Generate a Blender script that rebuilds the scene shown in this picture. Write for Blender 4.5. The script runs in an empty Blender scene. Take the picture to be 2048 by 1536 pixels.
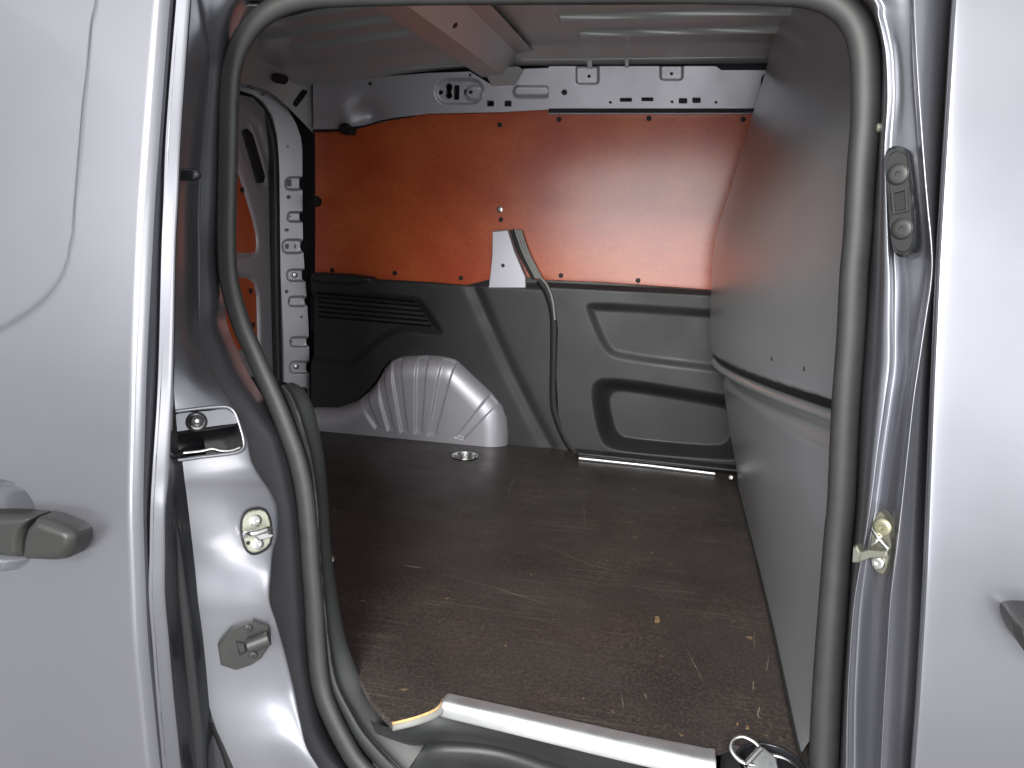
import bpy, bmesh, math, random
import numpy as np
random.seed(4); np.random.seed(4)
scn = bpy.context.scene
col = scn.collection

# ------------------------------------------------------------------ camera
FPX = 1500.0
CAM = np.array([0.0, -0.94, 1.29])
YAW, PITCH, ROLL = map(math.radians, (11.8, 12.0, 1.9))
fw = np.array([-math.sin(YAW)*math.cos(PITCH), math.cos(YAW)*math.cos(PITCH), -math.sin(PITCH)])
rt0 = np.array([math.cos(YAW), math.sin(YAW), 0.0]); up0 = np.cross(rt0, fw)
rt = rt0*math.cos(ROLL) + up0*math.sin(ROLL)
up = up0*math.cos(ROLL) - rt0*math.sin(ROLL)
cd = bpy.data.cameras.new('camera'); cam = bpy.data.objects.new('camera', cd); col.objects.link(cam)
from mathutils import Matrix, Vector
cam.matrix_world = Matrix(((rt[0], up[0], -fw[0], CAM[0]), (rt[1], up[1], -fw[1], CAM[1]),
                           (rt[2], up[2], -fw[2], CAM[2]), (0, 0, 0, 1)))
cd.sensor_width = 36; cd.lens = FPX/2048*36; cd.clip_start = .02; cd.clip_end = 200
scn.camera = cam

# ------------------------------------------------------------------ world and lamps (workshop lighting, indoors)
w = bpy.data.worlds.new('World'); scn.world = w; w.use_nodes = True
w.node_tree.nodes['Background'].inputs[0].default_value = (.93, .96, 1, 1)
w.node_tree.nodes['Background'].inputs[1].default_value = 0.78
def lamp(name, loc, target, sx, sy, power, color=(1, .98, .95)):
    d = bpy.data.lights.new(name, 'AREA'); d.shape = 'RECTANGLE'; d.size = sx; d.size_y = sy
    d.energy = power; d.color = color
    o = bpy.data.objects.new(name, d); col.objects.link(o); o.location = loc
    o.rotation_euler = (Vector(target) - Vector(loc)).to_track_quat('-Z', 'Y').to_euler()
    return o
lamp('overhead_lamp', (-.3, -2.8, 3.6), (-.3, -2.7, 0), 7.0, 1.2, 28)
lamp('side_lamp', (-1.7, -3.0, 2.35), (.15, .8, 1.15), 1.8, 1.2, 18)
lamp('side_lamp', (2.9, -3.4, 1.75), (-1.1, 1.3, 1.15), 1.6, 1.9, 45)
lamp('overhead_lamp', (-.5, -4.0, 2.9), (-.3, .9, .9), 2.0, 1.2, 210)  # added unseen fill lamp for the floor, lower trim and wheel arch
lamp('opening_fill_lamp', (-.05, -4.8, 1.3), (-.1, 0, 1.3), 1.9, 2.6, 80, (.96, .98, 1))  # added lamp behind the camera for the plywood sheen and bay light
vs = scn.view_settings
vs.view_transform = 'Standard'; vs.look = 'None'; vs.gamma = 1; vs.exposure = 0.32
vs.use_curve_mapping = False

# ------------------------------------------------------------------ pixel rays onto real surfaces
def ray(px, py): return fw + rt*(px-1024)/FPX - up*(py-768)/FPX
def U(px, py, x=None, y=None, z=None):
    d = ray(px, py); k = 0 if x is not None else 1 if y is not None else 2
    v = (x, y, z)[k]
    return CAM + d*(v-CAM[k])/d[k]
def US(px, py, g, off=0.0):                      # onto a side surface y = g(z) + off
    y = 0.0
    for _ in range(12):
        p = U(px, py, y=y); y = float(g(p[2])) + off
    return U(px, py, y=y)
def UP(px, py, P0, n):                           # onto any plane
    d = ray(px, py); return CAM + d*(np.dot(np.array(P0)-CAM, n)/np.dot(d, n))
def y_door(z): return np.interp(z, [.2, .4, .56, .75, .924, 1.1, 1.305, 1.544, 1.8], [-.13, -.165, -.177, -.182, -.173, -.148, -.112, -.061, .0])
def y_body(z): return y_door(z) + .11
def y_seal(z): return np.interp(z, [.3, .4, .6, .9, 1.2, 1.55, 1.7], [-.03, .0, .05, .09, .115, .14, .15])
YT = 1.42      # rear trim panel plane
YR = 1.375     # front trim panel plane
YP = 1.455     # plywood plane
ZF = 0.57      # load floor

# ------------------------------------------------------------------ materials
def M(name, base, rough=.5, metal=0., coat=0., coat_r=.1, spec=.5, bump=None, var=None, rvar=None):
    m = bpy.data.materials.new(name); m.use_nodes = True; nt = m.node_tree; b = nt.nodes['Principled BSDF']
    b.inputs['Base Color'].default_value = (*base, 1); b.inputs['Roughness'].default_value = rough
    b.inputs['Metallic'].default_value = metal; b.inputs['Coat Weight'].default_value = coat
    b.inputs['Coat Roughness'].default_value = coat_r; b.inputs['Specular IOR Level'].default_value = spec
    tc = nt.nodes.new('ShaderNodeTexCoord')
    def noise(scale, detail=4):
        n = nt.nodes.new('ShaderNodeTexNoise'); n.inputs['Scale'].default_value = scale; n.inputs['Detail'].default_value = detail
        nt.links.new(tc.outputs['Object'], n.inputs['Vector']); return n
    if bump:
        n = noise(bump[0], 3); bm = nt.nodes.new('ShaderNodeBump'); bm.inputs['Strength'].default_value = bump[1]
        bm.inputs['Distance'].default_value = bump[2]
        nt.links.new(n.outputs['Fac'], bm.inputs['Height']); nt.links.new(bm.outputs['Normal'], b.inputs['Normal'])
    if var:                                       # (scale, amount): uneven tone of the paint or plastic
        n = noise(var[0]); r = nt.nodes.new('ShaderNodeMapRange')
        r.inputs[1].default_value = .3; r.inputs[2].default_value = .7
        r.inputs[3].default_value = 1-var[1]; r.inputs[4].default_value = 1+var[1]
        mx = nt.nodes.new('ShaderNodeMix'); mx.data_type = 'RGBA'; mx.blend_type = 'MULTIPLY'; mx.inputs[0].default_value = 1
        mx.inputs['A'].default_value = (*base, 1)
        nt.links.new(n.outputs['Fac'], r.inputs[0]); nt.links.new(r.outputs[0], mx.inputs['B']); nt.links.new(mx.outputs['Result'], b.inputs['Base Color'])
    if rvar:
        n = noise(rvar[0]); r = nt.nodes.new('ShaderNodeMapRange')
        r.inputs[1].default_value = .3; r.inputs[2].default_value = .7
        r.inputs[3].default_value = rough-rvar[1]; r.inputs[4].default_value = rough+rvar[1]
        nt.links.new(n.outputs['Fac'], r.inputs[0]); nt.links.new(r.outputs[0], b.inputs['Roughness'])
    return m
paint = M('silver_paint', (.258, .261, .288), .33, .86, .45, .08, bump=(260, .02, .001), rvar=(5, .03))
inner_paint = M('inner_silver_paint', (.54, .53, .58), .46, .5, .15, .25, bump=(180, .03, .001), rvar=(9, .05))
bulk_paint = M('bulkhead_paint', (.43, .445, .46), .33, .55, .35, .2, bump=(420, .05, .0006), rvar=(4, .04), var=(3, .04))
roof_paint = M('roof_paint', (.56, .57, .58), .36, .4, .4, .15, rvar=(6, .06))
dark_paint = M('darkened_paint', (.16, .165, .185), .3, .5, .7, .1, rvar=(6, .05))
plastic = M('charcoal_plastic', (.025, .0253, .0257), .52, bump=(900, .18, .0006), var=(7, .14), rvar=(6, .08))
plastic2 = M('grey_plastic', (.022, .022, .021), .45, bump=(900, .12, .0005), var=(12, .08))
plastic3 = M('sill_plastic', (.022, .023, .023), .42, bump=(1200, .2, .0006), var=(14, .15))
rubber = M('rubber', (.024, .024, .0236), .5, bump=(500, .1, .0005), var=(40, .12))
rubber_grey = M('grey_rubber', (.26, .26, .245), .55, bump=(500, .1, .0005), var=(25, .10))
rubber_mid = M('soft_grey_rubber', (.055, .055, .052), .5, bump=(500, .1, .0005), var=(25, .10))
black = M('black_gap', (.008, .008, .009), .6)
plastic_dark = M('black_plastic', (.018, .0185, .017), .42, bump=(900, .12, .0005))
plastic_mid = M('dark_grey_plastic', (.032, .034, .032), .45, bump=(900, .15, .0006), var=(30, .12))
gloss_black = M('gloss_black', (.02, .021, .024), .22, 0, .4, .1)
alu = M('brushed_aluminium', (.66, .67, .68), .46, .85, rvar=(30, .08), bump=(300, .05, .0004))
zinc = M('yellow_zinc', (.50, .50, .41), .36, .75, var=(60, .12))
steel = M('bright_steel', (.7, .7, .68), .24, 1.0, var=(50, .15))
shade_dark = M('cavity_shade', (.02, .02, .021), .8)
concrete = M('concrete', (.36, .36, .355), .5, var=(2, .1))

def ply_material():
    m = bpy.data.materials.new('orange_ply'); m.use_nodes = True; nt = m.node_tree; b = nt.nodes['Principled BSDF']
    tc = nt.nodes.new('ShaderNodeTexCoord'); L = nt.links.new
    mp = nt.nodes.new('ShaderNodeMapping'); mp.inputs['Scale'].default_value = (3, 1, 3.4); L(tc.outputs['Object'], mp.inputs['Vector'])
    n1 = nt.nodes.new('ShaderNodeTexNoise'); n1.inputs['Scale'].default_value = 1.3; n1.inputs['Detail'].default_value = 5; n1.inputs['Roughness'].default_value = .6
    L(mp.outputs[0], n1.inputs['Vector'])
    mp2 = nt.nodes.new('ShaderNodeMapping'); mp2.inputs['Scale'].default_value = (60, 10, 260); L(tc.outputs['Object'], mp2.inputs['Vector'])
    n2 = nt.nodes.new('ShaderNodeTexNoise'); n2.inputs['Scale'].default_value = 1.0; n2.inputs['Detail'].default_value = 6; L(mp2.outputs[0], n2.inputs['Vector'])
    n3 = nt.nodes.new('ShaderNodeTexNoise'); n3.inputs['Scale'].default_value = 140; n3.inputs['Detail'].default_value = 3; L(tc.outputs['Object'], n3.inputs['Vector'])
    r = nt.nodes.new('ShaderNodeValToRGB'); e = r.color_ramp.elements
    e[0].position = .34; e[0].color = (.45, .066, .023, 1); e[1].position = .68; e[1].color = (.60, .135, .040, 1)
    L(n1.outputs['Fac'], r.inputs[0])
    ad = nt.nodes.new('ShaderNodeMath'); ad.operation = 'ADD'; L(n2.outputs['Fac'], ad.inputs[0]); L(n3.outputs['Fac'], ad.inputs[1])
    rg = nt.nodes.new('ShaderNodeMapRange'); rg.inputs[1].default_value = .6; rg.inputs[2].default_value = 1.4; rg.inputs[3].default_value = .84; rg.inputs[4].default_value = 1.16
    L(ad.outputs[0], rg.inputs[0])
    mx = nt.nodes.new('ShaderNodeMix'); mx.data_type = 'RGBA'; mx.blend_type = 'MULTIPLY'; mx.inputs[0].default_value = 1
    L(r.outputs[0], mx.inputs['A']); L(rg.outputs[0], mx.inputs['B']); L(mx.outputs['Result'], b.inputs['Base Color'])
    b.inputs['Roughness'].default_value = .34; b.inputs['Coat Weight'].default_value = .7; b.inputs['Coat Roughness'].default_value = .2
    bm = nt.nodes.new('ShaderNodeBump'); bm.inputs['Strength'].default_value = .06; bm.inputs['Distance'].default_value = .0006
    L(n2.outputs['Fac'], bm.inputs['Height']); L(bm.outputs[0], b.inputs['Normal'])
    return m
ply = ply_material()

def floor_material():
    m = bpy.data.materials.new('phenolic_floor'); m.use_nodes = True; nt = m.node_tree; b = nt.nodes['Principled BSDF']
    L = nt.links.new; N = nt.nodes.new; tc = N('ShaderNodeTexCoord')
    def noise(scale, detail=5, rough=.6, sc=None, rot=0, dist=0):
        n = N('ShaderNodeTexNoise'); n.inputs['Scale'].default_value = scale; n.inputs['Detail'].default_value = detail
        n.inputs['Roughness'].default_value = rough; n.inputs['Distortion'].default_value = dist
        mp = N('ShaderNodeMapping'); mp.inputs['Rotation'].default_value = (0, 0, rot)
        if sc: mp.inputs['Scale'].default_value = sc
        L(tc.outputs['Object'], mp.inputs['Vector']); L(mp.outputs[0], n.inputs['Vector']); return n.outputs['Fac']
    def rng(s, a, c, lo=0., hi=1.):
        r = N('ShaderNodeMapRange'); r.inputs[1].default_value = a; r.inputs[2].default_value = c; r.inputs[3].default_value = lo; r.inputs[4].default_value = hi
        L(s, r.inputs[0]); return r.outputs[0]
    def math_(op, a, c):
        k = N('ShaderNodeMath'); k.operation = op
        for i, v in enumerate((a, c)):
            if isinstance(v, (int, float)): k.inputs[i].default_value = v
            else: L(v, k.inputs[i])
        return k.outputs[0]
    def mix(f, a, c):
        x = N('ShaderNodeMix'); x.data_type = 'RGBA'
        if isinstance(f, (int, float)): x.inputs[0].default_value = f
        else: L(f, x.inputs[0])
        for k, v in (('A', a), ('B', c)):
            if isinstance(v, tuple): x.inputs[k].default_value = (*v, 1)
            else: L(v, x.inputs[k])
        return x.outputs['Result']
    base = mix(rng(noise(3.2, 4), .35, .65), (.026, .0218, .0212), (.050, .0425, .040))
    fine = rng(noise(170, 5, .75), .45, .68)
    base = mix(math_('MULTIPLY', fine, .6), base, (.12, .094, .078))
    # tan worn flecks in patches
    patch = rng(noise(5.2, 3, .55), .46, .64)
    fleck = rng(noise(150, 5, .75), .50, .64)
    base = mix(math_('MULTIPLY', math_('MULTIPLY', patch, fleck), .32), base, (.20, .15, .105))
    # long thin scratches in three directions
    for rot, sc, th in ((.35, (4, 420, 1), .605), (1.25, (5, 380, 1), .615), (-.5, (6, 460, 1), .61)):
        s = rng(noise(1, 3, .55, sc, rot, .3), th, th+.05)
        k = rng(noise(4.1, 2, .5, (1, 1, 1), rot+1), .50, .68)
        base = mix(math_('MULTIPLY', math_('MULTIPLY', s, k), .42), base, (.23, .195, .165))
    spots = rng(noise(40, 3, .6), .70, .74)
    base = mix(math_('MULTIPLY', spots, .7), base, (.28, .18, .10))
    L(base, b.inputs['Base Color'])
    L(rng(noise(9, 5), .3, .7, .34, .50), b.inputs['Roughness'])
    bm = N('ShaderNodeBump'); bm.inputs['Strength'].default_value = .25; bm.inputs['Distance'].default_value = .0007
    L(noise(420, 2), bm.inputs['Height']); L(bm.outputs[0], b.inputs['Normal'])
    return m
floor_mat = floor_material()
ply_edge = M('raw_ply_edge', (.62, .40, .17), .7, var=(90, .25))

# ------------------------------------------------------------------ mesh helpers
def mesh_obj(name, verts, faces, mat, parent=None, smooth=True, auto=None, label=None):
    me = bpy.data.meshes.new(name); me.from_pydata([tuple(map(float, v)) for v in verts], [], [tuple(map(int, f)) for f in faces])
    me.materials.append(mat)
    if smooth: me.polygons.foreach_set('use_smooth', [True]*len(me.polygons))
    if auto is not None: me.set_sharp_from_angle(angle=math.radians(auto))
    me.update()
    o = bpy.data.objects.new(name, me); col.objects.link(o)
    if parent: o.parent = parent
    if label: o['label'] = label
    return o
def chaikin(p, it=2):
    p = np.array(p, float)
    for _ in range(it):
        q = np.roll(p, -1, 0); p = np.stack([.75*p+.25*q, .25*p+.75*q], 1).reshape(-1, p.shape[1])
    return p
def sdf(poly, A, B):
    poly = np.asarray(poly, float); d2 = np.full(A.shape, 1e9); ins = np.zeros(A.shape, bool)
    for i in range(len(poly)):
        x0, y0 = poly[i-1]; x1, y1 = poly[i]; ex, ey = x1-x0, y1-y0; l = ex*ex+ey*ey
        if l < 1e-16: continue
        t = np.clip(((A-x0)*ex+(B-y0)*ey)/l, 0, 1)
        d2 = np.minimum(d2, (A-x0-t*ex)**2+(B-y0-t*ey)**2)
        if abs(y1-y0) > 1e-12:
            c = ((y0 > B) != (y1 > B)) & (A < ex*(B-y0)/ey+x0); ins ^= c
    d = np.sqrt(d2); return np.where(ins, -d, d)
def dline(pts, A, B):                             # distance to an open polyline
    d2 = np.full(A.shape, 1e9)
    for (x0, y0), (x1, y1) in zip(pts[:-1], pts[1:]):
        ex, ey = x1-x0, y1-y0; l = ex*ex+ey*ey+1e-16
        t = np.clip(((A-x0)*ex+(B-y0)*ey)/l, 0, 1); d2 = np.minimum(d2, (A-x0-t*ex)**2+(B-y0-t*ey)**2)
    return np.sqrt(d2)
def sst(x, a, b):
    t = np.clip((x-a)/(b-a), 0, 1); return t*t*(3-2*t)
AX = {'xz': (0, 2, 1), 'yz': (1, 2, 0), 'xy': (0, 1, 2)}
def sheet(name, poly, cell, surf, mat, axis='xz', holes=(), thick=.004, parent=None, label=None):
    """A pressed sheet: regular cells inside an outline, its rim drawn exactly to the outline, real holes, a turned-back edge."""
    poly = np.asarray(poly, float); a0, b0 = poly.min(0)-cell*2; a1, b1 = poly.max(0)+cell*2
    na = int((a1-a0)/cell)+1; nb = int((b1-b0)/cell)+1
    A, B = np.meshgrid(a0+np.arange(na)*cell, b0+np.arange(nb)*cell, indexing='ij')
    def full(A, B):
        s = sdf(poly, A, B)
        for h in holes: s = np.maximum(s, -sdf(h, A, B))
        return s
    S = full(A, B); ok = S < .5*cell
    q = ok[:-1, :-1] & ok[1:, :-1] & ok[1:, 1:] & ok[:-1, 1:]
    idx = np.arange(na*nb).reshape(na, nb)
    I, J = np.nonzero(q)
    F = np.stack([idx[I, J], idx[I+1, J], idx[I+1, J+1], idx[I, J+1]], 1)
    cnt = {}
    E_ = np.concatenate([F[:, [0, 1]], F[:, [1, 2]], F[:, [2, 3]], F[:, [3, 0]]])
    key = np.sort(E_, 1); k1 = key[:, 0].astype(np.int64)*(na*nb)+key[:, 1]
    u, inv, c = np.unique(k1, return_inverse=True, return_counts=True)
    be = E_[c[inv] == 1]
    bv = np.unique(be)
    a, b = A.ravel().copy(), B.ravel().copy()
    for _ in range(2):
        s = full(a[bv], b[bv]); h = cell*.15
        gx = (full(a[bv]+h, b[bv])-full(a[bv]-h, b[bv]))/(2*h); gy = (full(a[bv], b[bv]+h)-full(a[bv], b[bv]-h))/(2*h)
        g = np.maximum(gx*gx+gy*gy, .3); a[bv] -= s*gx/g; b[bv] -= s*gy/g
    used = np.unique(F); remap = -np.ones(na*nb, int); remap[used] = np.arange(len(used))
    au, bu = a[used], b[used]; cu = surf(au, bu)
    V = np.zeros((len(used), 3)); i0, i1, i2 = AX[axis]
    V[:, i0] = au; V[:, i1] = bu; V[:, i2] = cu
    F = remap[F]; be = remap[be]
    if thick:
        n0 = len(V); bi = np.unique(be); m1 = {k: n0+i for i, k in enumerate(bi)}; n1 = n0+len(bi); m2 = {k: n1+i for i, k in enumerate(bi)}
        top = V[bi].copy(); bot = V[bi].copy(); bot[:, i2] += thick
        V = np.concatenate([V, top, bot]); F = F.tolist() + [[m1[p], m2[p], m2[r], m1[r]] for p, r in be.tolist()]
    return mesh_obj(name, V, F, mat, parent, label=label)
def cr(P, n):                                     # Catmull-Rom through control rows
    P = np.asarray(P, float); k = len(P); t = np.linspace(0, k-1, n); i = np.clip(t.astype(int), 0, k-2); f = (t-i)[:, None]
    p0 = P[np.maximum(i-1, 0)]; p1 = P[i]; p2 = P[i+1]; p3 = P[np.minimum(i+2, k-1)]
    return .5*(2*p1+(p2-p0)*f+(2*p0-5*p1+4*p2-p3)*f*f+(3*p1-p0-3*p2+p3)*f**3)
def arc(P, n):                                    # resample a path evenly
    Q = cr(P, 600); d = np.concatenate([[0], np.cumsum(np.linalg.norm(np.diff(Q, axis=0), axis=1))])
    t = np.linspace(0, d[-1], n); return np.stack([np.interp(t, d, Q[:, j]) for j in range(Q.shape[1])], 1)
def loft(name, curves, n, sub, mat, parent=None, smooth_across=True, cutpoly=None, label=None, auto=None):
    C = np.array([cr(c, n) for c in curves])
    if smooth_across: G = np.stack([cr(C[:, j], (len(curves)-1)*sub+1) for j in range(n)], 1)
    else:
        t = np.linspace(0, len(curves)-1, (len(curves)-1)*sub+1); i = np.clip(t.astype(int), 0, len(curves)-2); f = (t-i)[:, None, None]
        G = C[i]*(1-f)+C[i+1]*f
    a, b = G.shape[:2]; idx = np.arange(a*b).reshape(a, b)
    F = np.stack([idx[:-1, :-1], idx[1:, :-1], idx[1:, 1:], idx[:-1, 1:]], -1).reshape(-1, 4)
    V = G.reshape(-1, 3)
    if cutpoly is not None:                       # a stamped opening
        cen = V[F].mean(1); d = cen-CAM; w_ = d@fw
        F = F[sdf(cutpoly, 1024+FPX*(d@rt)/w_, 768-FPX*(d@up)/w_) > 0]
    return mesh_obj(name, V, F, mat, parent, label=label, auto=auto)
def tube(name, P, r, mat, parent=None, seg=10, closed=False, flat=1.0, ref=(0, 1, 0), n=None, label=None):
    P = np.asarray(P, float)
    if n: P = arc(P, n)
    k = len(P); T = np.roll(P, -1, 0)-np.roll(P, 1, 0)
    if not closed: T[0] = P[1]-P[0]; T[-1] = P[-1]-P[-2]
    T /= np.linalg.norm(T, axis=1)[:, None]; ref = np.array(ref, float)
    N = np.cross(T, ref); N /= np.linalg.norm(N, axis=1)[:, None]; Bv = np.cross(T, N)
    r = np.broadcast_to(r, (k,)); V = []; F = []
    for i in range(k):
        for s in range(seg):
            t = 2*math.pi*s/seg; V.append(P[i]+N[i]*math.cos(t)*r[i]+Bv[i]*math.sin(t)*r[i]*flat)
    m = k if closed else k-1
    for i in range(m):
        j = (i+1) % k
        for s in range(seg): F.append((i*seg+s, i*seg+(s+1) % seg, j*seg+(s+1) % seg, j*seg+s))
    if not closed:
        F.append(tuple(range(seg))[::-1]); F.append(tuple((k-1)*seg+s for s in range(seg)))
    return mesh_obj(name, V, F, mat, parent, label=label, auto=60)
def prism(name, P, n, h, mat, parent=None, cham=.0015, back=0., label=None):
    """A plate: outline P (3-D points on its base), raised h along n, with a chamfered rim."""
    P = np.asarray(P, float); n = np.asarray(n, float)/np.linalg.norm(n); c = P.mean(0); k = len(P)
    rad = np.linalg.norm(P-c, axis=1)[:, None]; ins = c+(P-c)*np.clip(1-cham/np.maximum(rad, 1e-6), .1, 1)
    rings = [P-n*back, P+n*(h-cham*math.copysign(1, h)), ins+n*h]
    V = np.concatenate(rings); F = []
    for a in (0, 1):
        for i in range(k): j = (i+1) % k; F.append((a*k+i, a*k+j, (a+1)*k+j, (a+1)*k+i))
    F.append(tuple(2*k+i for i in range(k)))
    return mesh_obj(name, V, F, mat, parent, auto=35, label=label)
def disc(name, P0, n, r, h, mat, parent=None, seg=16, dome=.35, hollow=None):
    n = np.asarray(n, float)/np.linalg.norm(n); a = np.cross(n, (0, 0, 1.) if abs(n[2]) < .9 else (1., 0, 0)); a /= np.linalg.norm(a); b = np.cross(n, a)
    prof = [(1, -.3*h), (1, h*(1-dome)), (.86, h*(1-dome*.3)), (.55, h)]
    prof += [(.3, h), (.26, h*.45)] if hollow else [(.25, h)]
    V = []; F = []
    for rr, hh in prof:
        for s in range(seg):
            t = 2*math.pi*s/seg; V.append(np.array(P0)+(a*math.cos(t)+b*math.sin(t))*r*rr+n*hh)
    for q in range(len(prof)-1):
        for s in range(seg): F.append((q*seg+s, q*seg+(s+1) % seg, (q+1)*seg+(s+1) % seg, (q+1)*seg+s))
    F.append(tuple((len(prof)-1)*seg+s for s in range(seg)))
    return mesh_obj(name, V, F, mat, parent, auto=40)
def rrect(cx, cy, w_, h_, r=.35, ang=0):
    r *= min(w_, h_); pts = []
    for sx, sy, a0 in ((1, 1, 0), (-1, 1, 90), (-1, -1, 180), (1, -1, 270)):
        for a in (0, 30, 60, 90):
            t = math.radians(a0+a); pts.append((sx*(w_/2-r)+r*math.cos(t), sy*(h_/2-r)+r*math.sin(t)))
    c, s = math.cos(math.radians(ang)), math.sin(math.radians(ang))
    return [(cx+x*c-y*s, cy+x*s+y*c) for x, y in pts]
def circ(cx, cy, r, n=14): return [(cx+r*math.cos(2*math.pi*i/n), cy+r*math.sin(2*math.pi*i/n)) for i in range(n)]
def xz(pts, y): return np.array([U(a, b, y=y)[[0, 2]] for a, b in pts])
def yz(pts, x): return np.array([U(a, b, x=x)[[1, 2]] for a, b in pts])
def xy(pts, z): return np.array([U(a, b, z=z)[[0, 1]] for a, b in pts])

van = bpy.data.objects.new('van', None); col.objects.link(van); van.location = (0, 0, 0)
van['label'] = 'silver panel van seen through its open sliding side door into the empty load bay'
van['category'] = 'van'

# ------------------------------------------------------------------ ground
g = mesh_obj('ground', [(-30, -30, 0), (30, -30, 0), (30, 30, 0), (-30, 30, 0)], [(0, 1, 2, 3)], concrete, smooth=False); g['kind'] = 'structure'

# ------------------------------------------------------------------ outer shell (closes the load bay against the light)
def slab(name, lo, hi, mat):
    x0, y0, z0 = lo; x1, y1, z1 = hi
    V = [(x, y, z) for x in (x0, x1) for y in (y0, y1) for z in (z0, z1)]
    return mesh_obj(name, V, [(0, 1, 3, 2), (4, 6, 7, 5), (0, 4, 5, 1), (2, 3, 7, 6), (0, 2, 6, 4), (1, 5, 7, 3)], mat, van, smooth=False)
slab('roof_skin', (-1.5, .04, 1.85), (.75, 1.70, 1.87), paint)
slab('far_side_skin', (-1.48, 1.66, .3), (.75, 1.68, 1.85), paint)
slab('rear_skin', (-1.5, -.15, .3), (-1.48, 1.68, 1.85), paint)
slab('floor_pan', (-1.48, -.12, .30), (.75, 1.66, .32), dark_paint)
slab('cab_light_block', (.73, .0, .32), (.75, 1.66, 1.85), dark_paint)  # added unseen panel, keeps stray light out at the cab end

# ------------------------------------------------------------------ plywood wall lining
P_ = xz([(630, 263), (700, 263), (745, 249), (800, 236), (860, 229), (1000, 226), (1098, 218), (1640, 218), (1640, 612), (1085, 590), (630, 570)], YP)
ply_o = sheet('plywood_lining', P_, .01, lambda a, b: YP+.0025*np.sin(a*5+1)*np.sin(b*6), ply, thick=.006, parent=van,
              label='glossy orange plywood panel lining the far wall')
for px, py in [(1000, 250), (1118, 239), (1298, 237), (1486, 239), (665, 540), (790, 546), (922, 556), (1122, 551), (1276, 561), (1002, 439)]:
    disc('screw', U(px, py, y=YP-.001), (0, -1, 0), .0075, .004, black, ply_o, 12)
disc('screw', U(1000, 419, y=YP-.001), (0, -1, 0), .010, .004, steel, ply_o, 14, hollow=True)

# ------------------------------------------------------------------ upper side rail (pressed steel with holes)
def rail_surf(a, b):
    y = 1.435-.055*np.clip((b-1.60)/.17, 0, 1)
    return y
def rz(pts): return np.array([US(a, b, lambda z: rail_surf(0, z))[[0, 2]] for a, b in pts])
left_rail = [(626, 164), (700, 158), (860, 146), (940, 143), (980, 168), (1030, 168), (1042, 138), (1098, 136), (1098, 219), (1000, 224), (860, 227), (800, 234), (745, 247), (700, 258), (626, 258)]
emb1 = rz(rrect(918, 183, 100, 56, .48)); emb2 = rz(rrect(1064, 183, 78, 28, .45)); emb3 = rz(rrect(948, 186, 40, 36, .5))
scoop = U(735, 228, y=1.42)[[0, 2]]
def rail_l(a, b):
    y = rail_surf(a, b)
    y = y + .007*sst(-sdf(emb1, a, b), 0, .010) - .008*sst(-sdf(emb2, a, b), 0, .010) - .005*sst(-sdf(emb3, a, b), 0, .008)
    y = y + .035*np.exp(-(((a-scoop[0])/.045)**2+((b-scoop[1])/.030)**2)) - .02*np.exp(-(((a-scoop[0]+.09)/.07)**2+((b-scoop[1]-.02)/.05)**2))
    return y
hl = [rz(circ(880, 184, 5)), rz(chaikin([(889, 168), (899, 164), (905, 174), (900, 182), (905, 192), (897, 198), (889, 192), (892, 182)], 1)), rz(rrect(912, 184, 11, 30, .2)),
      rz(rrect(929, 183, 5, 12, .3)), rz(circ(941, 184, 4)), rz(rrect(981, 207, 14, 12, .12)), rz(rrect(1016, 207, 14, 12, .12)), rz(circ(740, 167, 4)), rz(circ(940, 150, 3))]
rail = sheet('side_rail_rear', rz(left_rail), .003, rail_l, inner_paint, holes=hl, thick=.012, parent=van)
right_rail = [(1098, 133), (1432, 133), (1442, 141), (1640, 141), (1640, 217), (1098, 217)]
e1 = rz(rrect(1175, 150, 48, 40, .2)); e2 = rz(rrect(1343, 142, 48, 40, .2))
def rail_r(a, b):
    y = rail_surf(a, b)-.004
    for e in (e1, e2): y = y + .006*sst(-sdf(e, a, b), 0, .006)
    return y
hr = [rz(circ(1129, 185, 6)), rz(circ(1178, 152, 3.5)), rz(circ(1343, 147, 3.5)), rz(circ(1221, 205, 3)), rz(rrect(1252, 200, 24, 8, .2)), rz(rrect(1295, 199, 24, 8, .2)), rz(circ(1344, 204, 3)),
      rz(rrect(1366, 202, 17, 11, .15)), rz(rrect(1393, 201, 17, 11, .15)), rz(circ(1432, 205, 3)), rz(circ(1545, 165, 24, 20))]
rail2 = sheet('side_rail_front', rz(right_rail), .003, rail_r, inner_paint, holes=hr, thick=.012, parent=van)
# lower lip of the front rail: rolled gap, its shade added as a black tube, and bright flange
lip = [[U(1098, 217, y=1.432), U(1640, 217, y=1.432)], [U(1098, 220, y=1.446), U(1640, 220, y=1.446)], [U(1098, 224, y=1.44), U(1640, 223, y=1.44)], [U(1098, 228, y=1.42), U(1640, 227, y=1.42)], [U(1098, 229, y=1.445), U(1640, 228, y=1.445)]]
loft('rail_flange', lip, 8, 2, inner_paint, rail2, smooth_across=False)
tube('lip_shade', [U(1098, 220, y=1.432), U(1640, 219.5, y=1.432)], .005, black, rail2, 8)
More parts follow.
